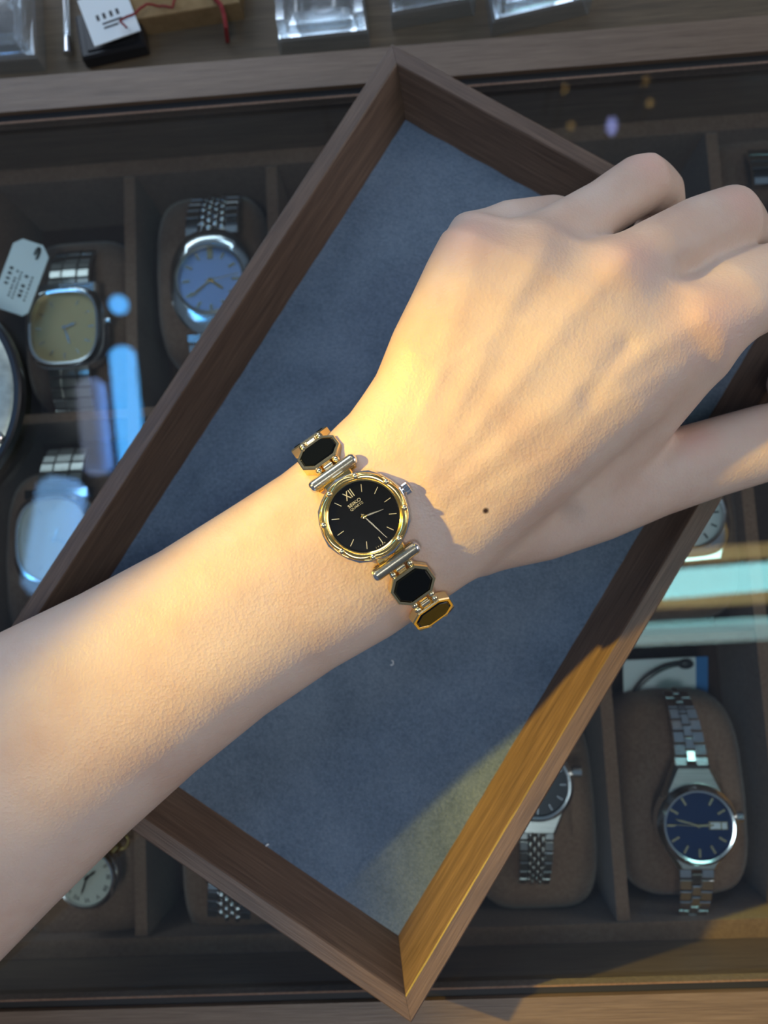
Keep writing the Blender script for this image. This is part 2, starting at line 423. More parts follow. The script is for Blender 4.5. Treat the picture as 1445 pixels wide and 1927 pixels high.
def digit(nodes, wd):
    """nodes: px, py, z, half width, half depth"""
    cs = [P(q[0], q[1], q[2]) for q in nodes]; out = []
    for i, q in enumerate(nodes):
        t = cs[min(i + 1, len(cs) - 1)] - cs[max(i - 1, 0)]; t /= np.linalg.norm(t)
        w = np.array(wd, float); w -= t * (w @ t); w /= np.linalg.norm(w)
        out.append(dict(c=cs[i], w=w, a=q[3], bu=q[4], bd=q[4], n=2.1, t=t))
    return out
FINGERS = {
    'little': digit([(890, 470, 56, 9.5, 9), (960, 432, 53, 8.2, 8), (1040, 418, 44, 7.8, 7.6), (1090, 425, 33, 7.4, 7), (1110, 480, 24, 6.8, 6.4), (1085, 530, 22, 6, 5.6)], (0.45, -0.9, 0)),
    'ring': digit([(1000, 490, 60, 10, 10), (1060, 440, 60, 8.8, 9), (1135, 393, 54, 8.2, 8.2), (1211, 342, 46, 8.9, 8.4), (1238, 362, 37, 8.0, 7.8), (1243, 420, 30, 7.4, 7), (1200, 490, 27, 6.4, 6)], (0.5, -0.87, 0)),
    'middle': digit([(1150, 535, 62, 10.5, 11), (1230, 478, 62, 9.4, 9.8), (1312, 436, 56, 9.6, 9.2), (1378, 412, 48, 9.8, 8.8), (1398, 440, 38, 8.4, 8), (1375, 510, 31, 7.6, 7.2), (1320, 590, 27, 6.6, 6.2)], (0.4, -0.92, 0)),
    'index': digit([(1310, 620, 57, 12, 11), (1385, 568, 57, 11.8, 10.4), (1470, 528, 53, 11.2, 9.4), (1560, 492, 46, 9.8, 8.6), (1590, 540, 38, 8.2, 7.8), (1550, 640, 32, 7.4, 7), (1485, 722, 31, 6.4, 6)], (0.45, -0.89, 0)),
    'thumb': digit([(900, 1012, 36, 11, 12), (1010, 977, 34.5, 13, 13.5), (1120, 936, 34, 13.6, 13.5), (1230, 896, 34, 12.6, 12.0), (1330, 865, 34, 12.0, 11.2), (1440, 833, 33.5, 11.8, 10), (1540, 808, 34, 10.4, 9), (1640, 785, 33, 8.5, 7)], (0.15, -0.95, -0.3)),
    'web': digit([(1060, 905, 42, 12, 12), (1140, 845, 44, 11, 11), (1215, 780, 47, 9.5, 10), (1310, 680, 52, 8, 9)], (0.6, -0.8, -0.3)),
}
def field(X, secs, cap0, cap1):
    """pseudo distance to a lofted limb, X = (N,3)"""
    n = len(secs); best = np.full(len(X), 1e3)
    cs = np.array([s['c'] for s in secs]); ws = np.array([s['w'] for s in secs])
    prm = np.array([[s['a'], s['bu'], s['bd'], s['n']] for s in secs])
    nn = []
    for i in range(n):
        t = cs[min(i + 1, n - 1)] - cs[max(i - 1, 0)]; t = t - ws[i] * (t @ ws[i]); nn.append(t / np.linalg.norm(t))
    nn = np.array(nn)
    D = [(X - cs[i]) @ nn[i] for i in range(n)]
    for i in range(n - 1):
        d1, d2 = D[i], D[i + 1]
        lo = (i == 0); hi = (i == n - 2)
        m = ((d1 >= 0) | lo) & ((d2 <= 0) | hi)
        if lo and not hi: m &= d2 <= 0
        if hi and not lo: m &= d1 >= 0
        idx = np.nonzero(m)[0]
        if not len(idx): continue
        x = X[idx]; a1, a2 = d1[idx], d2[idx]
        t = np.clip(a1 / np.where(np.abs(a1 - a2) < 1e-6, 1e-6, a1 - a2), 0, 1)
        t = np.where(a1 < 0, 0.0, np.where(a2 > 0, 1.0, t))
        s = np.where(a1 < 0, -a1 / cap0, np.where(a2 > 0, a2 / cap1, 0.0))
        sc_ = np.where(a1 < 0, cap0, cap1)
        c = cs[i] + (cs[i + 1] - cs[i]) * t[:, None]
        w = ws[i] + (ws[i + 1] - ws[i]) * t[:, None]; w /= np.linalg.norm(w, axis=1)[:, None]
        tn = nn[i] + (nn[i + 1] - nn[i]) * t[:, None]; tn /= np.linalg.norm(tn, axis=1)[:, None]
        up = np.cross(tn, w); sg = np.sign(up[:, 2] + 1e-9); up *= sg[:, None] if UPFLIP else 1.0
        p = prm[i] + (prm[i + 1] - prm[i]) * t[:, None]
        r = x - c; u = (r * w).sum(1); v = (r * up).sum(1)
        A = p[:, 0]; Bv = np.where(v > 0, p[:, 1], p[:, 2]); e = p[:, 3]
        qu, qv = np.abs(u) / A + 1e-6, np.abs(v) / Bv + 1e-6
        rr = (qu ** e + qv ** e + s ** e) ** (1 / e) + 1e-6
        g = rr ** (1 - e) * np.sqrt((qu ** (e - 1) / A) ** 2 + (qv ** (e - 1) / Bv) ** 2 + (s ** (e - 1) / sc_) ** 2)
        f = (rr - 1) / np.maximum(g, 0.25 / np.maximum(A, Bv))
        f = np.clip(f, -np.minimum(A, Bv), 60)
        best[idx] = np.minimum(best[idx], f)
    return best
UPFLIP = True
def smin(a, b, k):
    h = np.maximum(k - np.abs(a - b), 0) / k
    return np.minimum(a, b) - h * h * k * 0.25

# surface relief of the back of the hand: pixel lines at the dorsal height
def pl(pts, z): return [P(x, y, z)[:2] for x, y in pts]
RELIEF = [  # polyline, width mm, height mm
    (pl([(800, 880), (900, 690), (985, 540), (1020, 470)], 74), 3.0, 0.55),
    (pl([(810, 900), (960, 730), (1090, 580), (1175, 490)], 75), 3.2, 0.75),
    (pl([(830, 930), (1000, 800), (1180, 680), (1330, 590)], 75), 3.4, 0.75),
    (pl([(790, 840), (840, 650), (885, 520), (890, 450)], 73), 3.0, 0.4),
    (pl([(1110, 740), (1150, 690), (1185, 650)], 75), 3.0, -1.1),
    (pl([(930, 640), (1010, 560), (1080, 500)], 75), 4.0, -0.6),
    (pl([(860, 960), (960, 900), (1060, 850), (1130, 770), (1260, 690)], 74), 1.6, 0.2),
    (pl([(760, 830), (830, 700), (950, 620), (1060, 600)], 74), 1.3, 0.25),
    (pl([(330, 1180), (480, 1080), (590, 1010)], 68), 5.0, 0.35),
    (pl([(380, 1050), (500, 970), (570, 920)], 66), 4.0, 0.3),
]
BUMPS = [  # pixel, z, sigma, height
    (878, 440, 70, 5.5, 1.2), (1012, 455, 74, 5.5, 1.6), (1172, 492, 76, 6.5, 2.2), (1345, 590, 74, 7.0, 1.3),
    (945, 425, 70, 4.5, -1.4), (1090, 440, 72, 4.8, -1.6), (1265, 520, 72, 5.5, -1.4), (1225, 640, 75, 6, -0.5),
    (655, 800, 66, 6.0, 1.0), (1228, 318, 58, 4.5, 0.6), (1395, 385, 60, 5, 0.6), (1120, 960, 58, 9, 0.6),
]
def relief(X):
    out = np.zeros(len(X)); p = X[:, :2]
    for line, w, h in RELIEF:
        d = np.full(len(X), 1e9)
        for a, b in zip(line[:-1], line[1:]):
            ab = b - a; t = np.clip(((p - a) @ ab) / (ab @ ab), 0, 1); d = np.minimum(d, ((p - a - ab * t[:, None]) ** 2).sum(1))
        out += h * np.exp(-d / (w * w))
    for x, y, z, sg, h in BUMPS:
        c = P(x, y, z); out += h * np.exp(-((p - c[:2]) ** 2).sum(1) / (2 * sg * sg))
    return out
def limb():
    global UPFLIP
    h = 1.0
    lo = np.array([-232.0, -172.0, 10.0]); hi = np.array([176.0, 126.0, 92.0])
    dim = np.ceil((hi - lo) / h).astype(int) + 1
    ax = [lo[i] + h * np.arange(dim[i]) for i in range(3)]
    f = np.full(dim, 50.0)
    def run(secs, cap0, cap1, k, flip):
        global UPFLIP
        UPFLIP = flip
        cs = np.array([s['c'] for s in secs]); m = max(max(s['a'], s['bu'], s['bd']) for s in secs) + k + 3
        i0 = np.maximum(np.floor((cs.min(0) - m - lo) / h).astype(int), 0); i1 = np.minimum(np.ceil((cs.max(0) + m - lo) / h).astype(int), dim)
        sl = tuple(slice(a, b) for a, b in zip(i0, i1))
        G = np.stack(np.meshgrid(*[ax[i][sl[i]] for i in range(3)], indexing='ij'), -1)
        v = field(G.reshape(-1, 3), secs, cap0, cap1).reshape(G.shape[:3])
        f[sl] = smin(f[sl], v, k)
    body = [sect(*b) for b in BODY]
    run(body, 1.0, 7.0, 0.5, True)
    for nm, k in (('thumb', 8), ('web', 5), ('little', 6), ('ring', 6), ('middle', 6), ('index', 7)):
        run(FINGERS[nm], 6.0, FINGERS[nm][-1]['a'], k, False)
    near = np.nonzero(np.abs(f) < 6)
    X = np.stack([ax[i][near[i]] for i in range(3)], 1)
    zref = np.interp(X[:, 0], [-220, 20, 70, 170], [46, 48, 54, 50])
    f[near] -= 0.78 * relief(X) * np.clip((X[:, 2] - zref) / 8, 0, 1)
    # surface nets
    s = f < 0; N = np.array(f.shape)
    ids = []; pos = []; edges = []
    cell = lambda i, j, k: (i * N[1] + j) * N[2] + k
    for a in range(3):
        s0 = [slice(None)] * 3; s1 = [slice(None)] * 3; s0[a] = slice(0, -1); s1[a] = slice(1, None)
        I = np.stack(np.nonzero(s[tuple(s0)] != s[tuple(s1)]), 1)
        J = I.copy(); J[:, a] += 1
        f0, f1 = f[tuple(I.T)], f[tuple(J.T)]; t = f0 / (f0 - f1)
        p = I.astype(float); p[:, a] += t
        o1, o2 = [(1, 2), (2, 0), (0, 1)][a]
        ring = []
        for da, db in ((-1, -1), (0, -1), (0, 0), (-1, 0)):
            K = I.copy(); K[:, o1] += da; K[:, o2] += db; cid = cell(*K.T); ids.append(cid); pos.append(p); ring.append(cid)
        q = np.stack(ring, 1); fl = ~s[tuple(I.T)]; q[fl] = q[fl][:, ::-1]
        ok = (I[:, o1] > 0) & (I[:, o2] > 0); edges.append(q[ok])
    ids = np.concatenate(ids); pos = np.concatenate(pos); quads = np.concatenate(edges)
    u, inv = np.unique(ids, return_inverse=True); cnt = np.bincount(inv)
    V = np.stack([np.bincount(inv, pos[:, i]) / cnt for i in range(3)], 1) * h + lo
    Q = np.searchsorted(u, quads)
    # light smoothing of the net
    E_ = np.concatenate([Q[:, [0, 1]], Q[:, [1, 2]], Q[:, [2, 3]], Q[:, [3, 0]]])
    for lam in (0.5, -0.52, 0.5, -0.52):
        acc = np.zeros_like(V); n_ = np.bincount(E_[:, 0], minlength=len(V)) + np.bincount(E_[:, 1], minlength=len(V))
        for i in range(3): acc[:, i] = np.bincount(E_[:, 0], V[E_[:, 1], i], len(V)) + np.bincount(E_[:, 1], V[E_[:, 0], i], len(V))
        V = V + lam * (acc / np.maximum(n_, 1)[:, None] - V)
    me = bpy.data.meshes.new('arm'); me.vertices.add(len(V)); me.vertices.foreach_set('co', (V * S).ravel())
    me.loops.add(len(Q) * 4); me.loops.foreach_set('vertex_index', Q.ravel().astype(np.int32))
    me.polygons.add(len(Q)); me.polygons.foreach_set('loop_start', np.arange(0, len(Q) * 4, 4, dtype=np.int32))
    me.update(calc_edges=True); me.validate()
    me.polygons.foreach_set('use_smooth', [True] * len(me.polygons))
    return me, V
arm_me, ARMV = limb()
def skin_z(px, py):
    """height of the skin seen at a pixel"""
    z = 70.0
    for _ in range(6):
        q = P(px, py, z); d = ((ARMV[:, :2] - q[:2]) ** 2).sum(1); near = d < 4.0
        if not near.any(): return z
        z = ARMV[near][:, 2].max()
    return z
MOLE = P(915, 963, skin_z(915, 963))
KNUCKLES = [(P(x, y, skin_z(x, y)), r) for x, y, r in ((880, 425, 14), (1195, 475, 12), (1350, 600, 18), (1225, 300, 10), (1400, 370, 11), (1310, 820, 10))]
M['skin'] = skin_material()
arm = place('person', arm_me, M['skin'])
tag(arm, 'bare left forearm and hand with loosely curled fingers, wearing the black and gold watch', 'person')

# ------------------------------------------------------------------ the wrist watch
WZ = 67.0                                              # height of the case back
wc = P(685, 972, WZ + 4.0)
y12 = P(685 - 59, 972 - 83, WZ + 4.0) - wc; y12 /= np.linalg.norm(y12)
wn = (CAM - wc); wn /= np.linalg.norm(wn); wn = wn * 0.8 + np.array([0, 0, 0.2])
y12 -= wn * (y12 @ wn) / (wn @ wn); y12 /= np.linalg.norm(y12); wn /= np.linalg.norm(wn); x3 = np.cross(y12, wn)
wrot = Matrix((Vector(x3), Vector(y12), Vector(wn))).transposed().to_euler()
worg = wc - wn * 4.0
watch = thing('wristwatch', 'small gold and black bracelet watch with round black dial on the wrist', 'watch', worg, wrot)
RC = 12.45
# case: faceted steel body
poly = []
for i in range(24):
    a = math.radians(15 * i + 4); r = RC * (1.0 if i % 3 == 0 else 0.978 if i % 3 else 1)
    poly.append((r * math.cos(a), r * math.sin(a)))
cb = MB(); rr_ = [(0.90, 0.2), (0.985, 1.3), (1.0, 2.6), (0.985, 3.3), (0.925, 3.95)]
vs = [(x * k, y * k, z) for k, z in rr_ for x, y in poly] + [(9.6 * math.cos(math.atan2(y, x)), 9.6 * math.sin(math.atan2(y, x)), z) for z in (3.95, 3.1) for x, y in poly]
fs = [list(range(24))[::-1], [6 * 24 + i for i in range(24)]]
for k in range(6):
    for i in range(24): j = (i + 1) % 24; fs.append([k * 24 + i, k * 24 + j, (k + 1) * 24 + j, (k + 1) * 24 + i])
cb.add(vs, fs).build('case', 'steel', watch)
# bezel: scalloped gold ring with eight beads
def scallop_ring(r0, wob, sect_, n=144, turns=8, ph=0.0, zb=0.0):
    b = MB(); vs = []; fs = []; k = len(sect_)
    for i in range(n):
        a = 2 * math.pi * i / n; w = wob * abs(math.cos(turns / 2 * (a - ph)))
        for dr, z in sect_: r = r0 + dr + w * (1 if dr > 0 else 0.15); vs.append((r * math.cos(a), r * math.sin(a), z + zb))
    for i in range(n):
        j = (i + 1) % n
        for q in range(k): fs.append([i * k + q, j * k + q, j * k + (q + 1) % k, i * k + (q + 1) % k])
    return b.add(vs, fs)
beta = math.radians(-7.5)
# bead directions, measured from the 3 o'clock direction
bead0 = math.radians(22.0)
circ = [(0.60 * math.cos(t), 0.62 * math.sin(t)) for t in np.linspace(0, 2 * math.pi, 13)[:-1]]
bez = scallop_ring(10.35, 0.55, [(c * 1.15, s_) for c, s_ in circ], ph=bead0 + math.pi / 8, zb=4.45).build('bezel', 'gold', watch, smooth=True, angle=80)
scallop_ring(11.35, 0.12, [(c * 0.45, s_ * 0.45) for c, s_ in circ], ph=bead0, zb=4.05).build('outer_rim', 'gold', watch, smooth=True, angle=80)
MB().lathe([(9.35, 3.6), (9.95, 3.6), (9.95, 4.75), (9.75, 4.95), (9.4, 4.7)], 96).build('inner_rim', 'gold', watch, smooth=True, angle=50)
bd = MB().ball((0, 0, 0), 0.88, 1, 1, 0.9, 14).mesh('bead')
for k in range(8):
    a = bead0 + math.radians(45 * k)
    place('bead', bd, M['palegold'], bez, (10.8 * math.cos(a), 10.8 * math.sin(a), 4.95), smooth=True, angle=80)
dial = MB().lathe([(0.01, 3.2), (9.4, 3.2), (9.4, 3.75), (0.01, 3.75)], 72).build('dial', 'blackdial', watch)
ZD = 3.76
for k in range(1, 12):
    a = math.radians(90 - 30 * k); r = 7.55; 
    MB().box(-1.0, 1.0, -0.085, 0.085, 0, 0.12).build('hour_marker', 'goldpaint', dial, (r * math.cos(a), r * math.sin(a), ZD), (0, 0, a))
lettering('XII', 3.2, 'goldpaint', dial, (0, 6.9, ZD + 0.05), name='numeral', sx=0.72, bold=0.01)
lettering('SEIKO', 1.25, 'goldpaint', dial, (0, 4.35, ZD + 0.05), name='lettering', sx=1.2, bold=0.006)
lettering('QUARTZ', 0.9, 'goldpaint', dial, (0, 3.3, ZD + 0.05), name='lettering', sx=1.1)
for k, ch in enumerate('JAPAN'):
    a = math.radians(-104 + 4.2 * k); lettering(ch, 0.5, 'goldpaint', dial, (8.75 * math.cos(a), 8.75 * math.sin(a), ZD + 0.05), a + math.pi / 2, name='lettering')
def hand(name, ang, L, w, tail, z):
    a = math.radians(ang)
    MB().prism([(-tail, -w * 0.4), (L * 0.35, -w), (L, -0.06), (L, 0.06), (L * 0.35, w), (-tail, w * 0.4)], 0, 0.16, 0.05).build(name, 'palegold', dial, (0, 0, z), (0, 0, a))
# image direction (dx, dy) -> dial angle: the 12 direction sits at 125 degrees in the picture
def dial_ang(dx, dy):
    th = math.degrees(math.atan2(-dy, dx)); t12 = math.degrees(math.atan2(83, -59)); return 90 + (th - t12)
hand('hour_hand', dial_ang(165, -62), 5.5, 0.24, 0.9, ZD + 0.35)
hand('minute_hand', dial_ang(188, 174), 8.2, 0.22, 1.0, ZD + 0.62)
MB().lathe([(0.01, 0), (0.72, 0), (0.72, 0.55), (0.5, 0.85), (0.01, 0.95)], 24).build('hand_cap', 'gold', dial, (0, 0, ZD + 0.1), smooth=True)
MB().lathe([(0.01, 4.72), (9.2, 4.72), (9.38, 4.62), (9.38, 4.52), (0.01, 4.52)], 72).build('crystal', 'crystal', watch)
# crown
cr = MB(); teeth = [(1.7 * (1.0 if i % 2 else 0.9) * math.cos(2 * math.pi * i / 28), 1.7 * (1.0 if i % 2 else 0.9) * math.sin(2 * math.pi * i / 28)) for i in range(28)]
cr.prism(teeth, 0.2, 1.9, 0.25, 0.1).cyl((0, 0, -0.9), (0, 0, 0.6), 0.7)
cro = math.radians(-2); cr.build('crown', 'steel', watch, (RC * math.cos(cro) , RC * math.sin(cro), 2.5), (0, math.pi / 2, 0))
# bracelet: bars and octagon links walked round the wrist on a closed loop
def loop_point(phi):
    c, s_ = math.cos(phi), math.sin(phi); e = 2 / 2.25
    ry = LOOP_UP if c > 0 else LOOP_DN
    return np.array([ry * math.copysign(abs(c) ** e, c), LOOP_ZC + LOOP_RZ * math.copysign(abs(s_) ** e, s_)])
LOOP_UP, LOOP_DN, LOOP_ZC, LOOP_RZ = 27.2, 35.0, -20.5, 22.2
phis = np.linspace(math.pi / 2, math.pi / 2 - 2 * math.pi, 1441); pts = np.array([loop_point(p) for p in phis])
arc = np.concatenate([[0], np.cumsum(np.linalg.norm(np.diff(pts, axis=0), axis=1))]); LOOPLEN = arc[-1]
def on_loop(s):
    s = s % LOOPLEN; y = np.interp(s, arc, pts[:, 0]); z = np.interp(s, arc, pts[:, 1])
    a = (s - 0.8) % LOOPLEN; b = (s + 0.8) % LOOPLEN
    t = np.array([np.interp(b, arc, pts[:, 0]) - np.interp(a, arc, pts[:, 0]), np.interp(b, arc, pts[:, 1]) - np.interp(a, arc, pts[:, 1])])
    return y, z, math.atan2(t[1], t[0])                # positive s heads towards 12 o'clock
lugs = MB().box(-4.4, 4.4, -1.6, 1.6, -0.9, 0.9, 0.4).mesh('lug')
bar_me = MB().cyl((-6.3, 0, 0), (6.3, 0, 0), 1.75, None, 24).mesh('bar')
bar_under = MB().box(-6.0, 6.0, -1.5, 1.9, -1.7, -0.2, 0.4).mesh('bar_base')
cap_me = MB().lathe([(0.01, 0), (1.62, 0), (1.7, 0.25), (1.45, 0.8), (0.9, 1.15), (0.01, 1.25)], 20).mesh('bar_cap')
OCT = chamfered(12.4, 10.0, 2.7); OCTI = chamfered(10.3, 7.7, 2.2)
fr = MB()
n8 = 8
rings = [[(x * 0.97, y * 0.97, -1.5) for x, y in OCT], [(x, y, -1.2) for x, y in OCT], [(x, y, 0.95) for x, y in OCT], [(x * 0.965, y * 0.955, 1.35) for x, y in OCT],
         [(x * 1.04, y * 1.05, 1.35) for x, y in OCTI], [(x, y, 1.0) for x, y in OCTI]]
vs = sum(rings, []); fs = [list(range(8))[::-1], [40 + i for i in range(8)]]
for k in range(5):
    for i in range(8): j = (i + 1) % 8; fs.append([k * 8 + i, k * 8 + j, (k + 1) * 8 + j, (k + 1) * 8 + i])
link_me = fr.add(vs, fs).mesh('link')
onyx_me = MB().prism([(x * 0.99, y * 0.99) for x, y in OCTI], 0.9, 1.62, 0.35).mesh('onyx_inlay')
lb_me = MB().ball((0, 0, 0), 1.05, 1, 1, 1, 16).mesh('link_bead')
hb_me = MB().cyl((-1.35, 0, 0), (1.35, 0, 0), 0.95, None, 14, 0.15).box(-1.2, 1.2, -1.6, 1.6, -0.7, 0.45, 0.2).mesh('hinge_block')
for sg in (1, -1):
    y, z, a = on_loop(sg * 14.4)
    b = place('bar', bar_me, M['barmetal'], watch, (0, y + sg * 0.2, z + 1.0), (a, 0, 0), smooth=True)
    for e in (1, -1): place('bar_cap', cap_me, M['steel'], b, (e * 6.3, 0, 0), (0, e * math.pi / 2, 0), smooth=True)
    place('bar_base', bar_under, M['gold'], b, (0, 0, 0), (0, 0, 0 if sg < 0 else math.pi))
    place('lug', lugs, M['gold'], watch, (0, sg * 11.9, 0.2), (sg * -0.12, 0, 0))
def link(s, sg):
    y, z, a = on_loop(s)
    o = place('link', link_me, M['softgold'], watch, (0, y, z), (a, 0, 0))
    place('onyx_inlay', onyx_me, M['onyx'], o, (0, 0, 0))
    for ex in (1, -1):
        for ey in (1, -1): place('link_bead', lb_me, M['palegold'], o, (ex * 2.75, ey * 5.75, 0.25), smooth=True, angle=80)
    place('hinge_block', hb_me, M['palegold'], o, (0, -sg * 6.1, 0.0), smooth=True)
    return o
for k in range(5):
    link(22.6 + 12.9 * k, 1); link(-(22.6 + 12.9 * k), -1)
y, z, a = on_loop(LOOPLEN / 2)
clasp = MB().prism(chamfered(7.5, 20.0, 1.2), -0.9, 0.9, 0.4, 0.4).build('clasp', 'gold', watch, (0, y, z), (a, 0, 0))

# ------------------------------------------------------------------ reflected shop lamps and added glowing tubes, high above the glass
def tube_lamp(px0, px1, h, rad, m, label, drop=250):
    a, b = mirror(*px0, h), mirror(*px1, h); c = (a + b) / 2
    t = thing('tube_lamp', label, 'lamp', c)
    MB().cyl(a - c, b - c, rad, None, 20, rad * 0.4).build('tube', m, t, smooth=True)
    d = (b - a) / np.linalg.norm(b - a)
    up = np.array([0, 0, rad + 4.0])
    MB().cyl(a - c + up, b - c + up, rad * 0.6, None, 12).build('housing', 'housing', t)
    for q in (0.15, 0.85):
        p = (a - c) * (1 - q) + (b - c) * q + up
        MB().cyl(p, p + np.array([0, 0, drop]), 1.5, None, 8).build('cord', 'housing', t)
    return t
def bulb_lamp(px, h, rad, m, label, group=None, sy=1.0, drop=250):
    c = mirror(*px, h)
    t = thing('bulb_lamp', label, 'lamp', c, group=group)
    MB().ball((0, 0, 0), rad, 1, sy, 1, 20).build('bulb', m, t, smooth=True, angle=80)
    MB().cyl((0, 0, rad * 0.8), (0, 0, rad * 2.2), rad * 0.5, rad * 0.35, 14).build('socket', 'housing', t)
    MB().cyl((0, 0, rad * 2.0), (0, 0, rad * 2 + drop), 1.2, None, 8).build('cord', 'housing', t)
    return t
M['led_cyan'] = emitter('led_cyan', (0.42, 0.96, 1.0), 11.0)
M['led_blue'] = emitter('led_blue', (0.09, 0.44, 1.0), 15.0)
M['grey_glow'] = emitter('grey_glow', (0.55, 0.62, 0.85), 2.4)
M['led_violet'] = emitter('led_violet', (0.42, 0.46, 1.0), 6.0)
M['led_warm'] = emitter('led_warm', (1.0, 0.62, 0.22), 2.0)
M['led_pale'] = emitter('led_pale', (0.5, 0.78, 0.80), 4.5)
M['sky_glow'] = emitter('sky_glow', (0.25, 0.52, 0.95), 6.0)
M['amber_glow'] = emitter('amber_glow', (0.85, 0.56, 0.24), 3.0)
tube_lamp((1195, 1052), (1520, 1030), 990, 12, 'amber_glow', 'amber glowing tube added for the tan band mirrored above the cyan one')  # added emitters that draw the tan bands reflected round the cyan tube
tube_lamp((1150, 1138), (1520, 1120), 990, 10, 'amber_glow', 'thin amber glowing tube added for the tan band between the cyan and pale ones')
tube_lamp((118, 900), (84, 1120), 900, 36, 'sky_glow', 'wide sky blue glowing tube added as the reflection over the pale dial watch')  # added emitter that draws a bluish reflection over the dial
tube_lamp((1180, 1106), (1520, 1078), 900, 21, 'led_cyan', 'cyan white tube lamp mirrored in the glass right of the tray')
tube_lamp((1170, 1196), (1500, 1180), 900, 16, 'led_pale', 'dim pale tube lamp mirrored below the bright cyan one')
M['white_glow'] = emitter('white_glow', (0.62, 0.78, 1.0), 15.0)
tube_lamp((480, 80), (1180, 8), 900, 24, 'white_glow', 'long white tube added to light and mirror in the clear stands at the top')  # added tube that puts highlights on the stands and soft light around
tube_lamp((228, 655), (262, 1010), 900, 20, 'led_blue', 'bright blue tube lamp mirrored in the glass left of the tray')
tube_lamp((168, 715), (185, 890), 900, 22, 'grey_glow', 'soft grey glowing tube added as the reflection beside the blue one')  # added emitter that draws an unidentified grey column in the glass
bulb_lamp((222, 572), 900, 15, 'led_blue', 'blue bulb mirrored above the blue tube lamp')
bulb_lamp((1152, 235), 900, 8, 'led_violet', 'small violet bulb mirrored in the glass above the ring finger', sy=1.8)
for q, w in (((1063, 165), 'upper left'), ((1216, 150), 'topmost'), ((1224, 192), 'right hand'), ((1075, 235), 'lowest')):
    bulb_lamp(q, 900, 5, 'led_warm', 'tiny warm bulb mirrored in the dark upper right glass, %s of the four' % w, 'warm bulbs mirrored at upper right')

# ------------------------------------------------------------------ watches on cushions inside the cabinet
ZC = -38.0                                             # top of the cushions
def cushion_mesh(w, l, h):
    b = MB(); vs = []; fs = []; n = 40; levels = [(0.80, 0.0), (0.93, 0.05), (0.985, 0.18), (1.0, 0.45), (0.985, 0.72), (0.93, 0.88), (0.80, 0.97), (0.55, 1.0)]
    base = ngon(n, w / 2, l / 2, 4.5)
    for k, z in levels:
        ins = (1 - k) * w / 2
        for x, y in base:
            xx = math.copysign(max(abs(x) - ins * abs(x) / (w / 2), 0), x); yy = math.copysign(max(abs(y) - ins * abs(y) / (l / 2), 0), y)
            zz = z * h - (0.16 * h * (yy / (l / 2)) ** 2 if z > 0.6 else 0)
            vs.append((xx, yy, zz))
    for k in range(len(levels) - 1):
        for i in range(n): j = (i + 1) % n; fs.append([k * n + i, k * n + j, (k + 1) * n + j, (k + 1) * n + i])
    fs.append(list(range(n))[::-1]); fs.append([len(vs) - n + i for i in range(n)])
    return b.add(vs, fs).mesh('watch_cushion')
CM = cushion_mesh(50, 80, 38)
def cushion(px, py, label, me=CM, rz=0.0, dark=False):
    c = P(px, py, ZC); o = place('watch_cushion', me if not dark else me, M['suede'], None, (c[0], c[1], -80), (0, 0, rz), smooth=True, angle=70)
    return tag(o, label, 'cushion', 'suede cushions in the cabinet')
def bracelet(t, y0, sg, rows, pitch, width, style, z0=-1.5, R=26.0, m='steel', taper=0.0):
    side_w = {'brick': 0.30, 'rice': 0.25, 'jubilee': 0.36}[style] * width
    mid = {'brick': 1, 'rice': 4, 'jubilee': 1}[style]
    ms = MB().box(-side_w / 2, side_w / 2, -pitch * 0.43, pitch * 0.43, -1.0, 1.0, 0.4).mesh('bracelet_link')
    mw = (width - 2 * side_w) / mid
    if style == 'rice': mc = MB().ball((0, 0, 0.1), mw * 0.5, 1, pitch * 0.52 / (mw * 0.5), 1.1 / (mw * 0.5), 10).mesh('bracelet_bead')
    else: mc = MB().box(-mw * 0.46, mw * 0.46, -pitch * 0.44, pitch * 0.44, -1.0, 1.15, 0.4).mesh('bracelet_link')
    for r in range(rows):
        k = 1 - taper * r / max(rows - 1, 1)
        def put(name, me, x, s, dz=0.0):
            a = s / R; y = y0 + sg * R * math.sin(a); z = z0 - R * (1 - math.cos(a)) + dz
            o = place(name, me, M[m], t, (x * k, y, z), (-sg * a, 0, 0), smooth=(style == 'rice' and me is mc), angle=60); o.scale = (k, 1, 1)
        s = (r + 0.5) * pitch
        for e in (-1, 1): put('bracelet_link', ms, e * (width - side_w) / 2, s)
        for q in range(mid):
            put('bracelet_bead' if style == 'rice' else 'bracelet_link', mc, -width / 2 + side_w + mw * (q + 0.5), s + (pitch * 0.5 * (q % 2) if style == 'rice' else pitch * 0.5 if style == 'jubilee' else 0))
def sticks(t, n, rx, ry, L, w, z, m, skip=(), e=2.0):
    for k in range(n):
        if k in skip: continue
        a = math.pi / 2 - 2 * math.pi * k / n; x, y = rx * math.cos(a), ry * math.sin(a)
        MB().box(-L / 2, L / 2, -w / 2, w / 2, 0, 0.35, 0.1).build('hour_marker', m, t, (x, y, z), (0, 0, a))
def dial_hands(t, z, L, m, angs):
    for nm, a, l, w in (('hour_hand', angs[0], 0.6 * L, 0.55), ('minute_hand', angs[1], 0.9 * L, 0.4)):
        MB().prism([(-1.2, -w * 0.5), (l * 0.7, -w), (l, 0), (l * 0.7, w), (-1.2, w * 0.5)], 0, 0.2).build(nm, m, t, (0, 0, z), (0, 0, math.radians(a)))
    if len(angs) > 2:
        MB().box(-2.5, L, -0.12, 0.12, 0, 0.15).build('second_hand', m, t, (0, 0, z + 0.3), (0, 0, math.radians(angs[2])))
    MB().cyl((0, 0, -0.1), (0, 0, 0.8), 0.7, None, 14, 0.1).build('hand_cap', m, t, (0, 0, z))
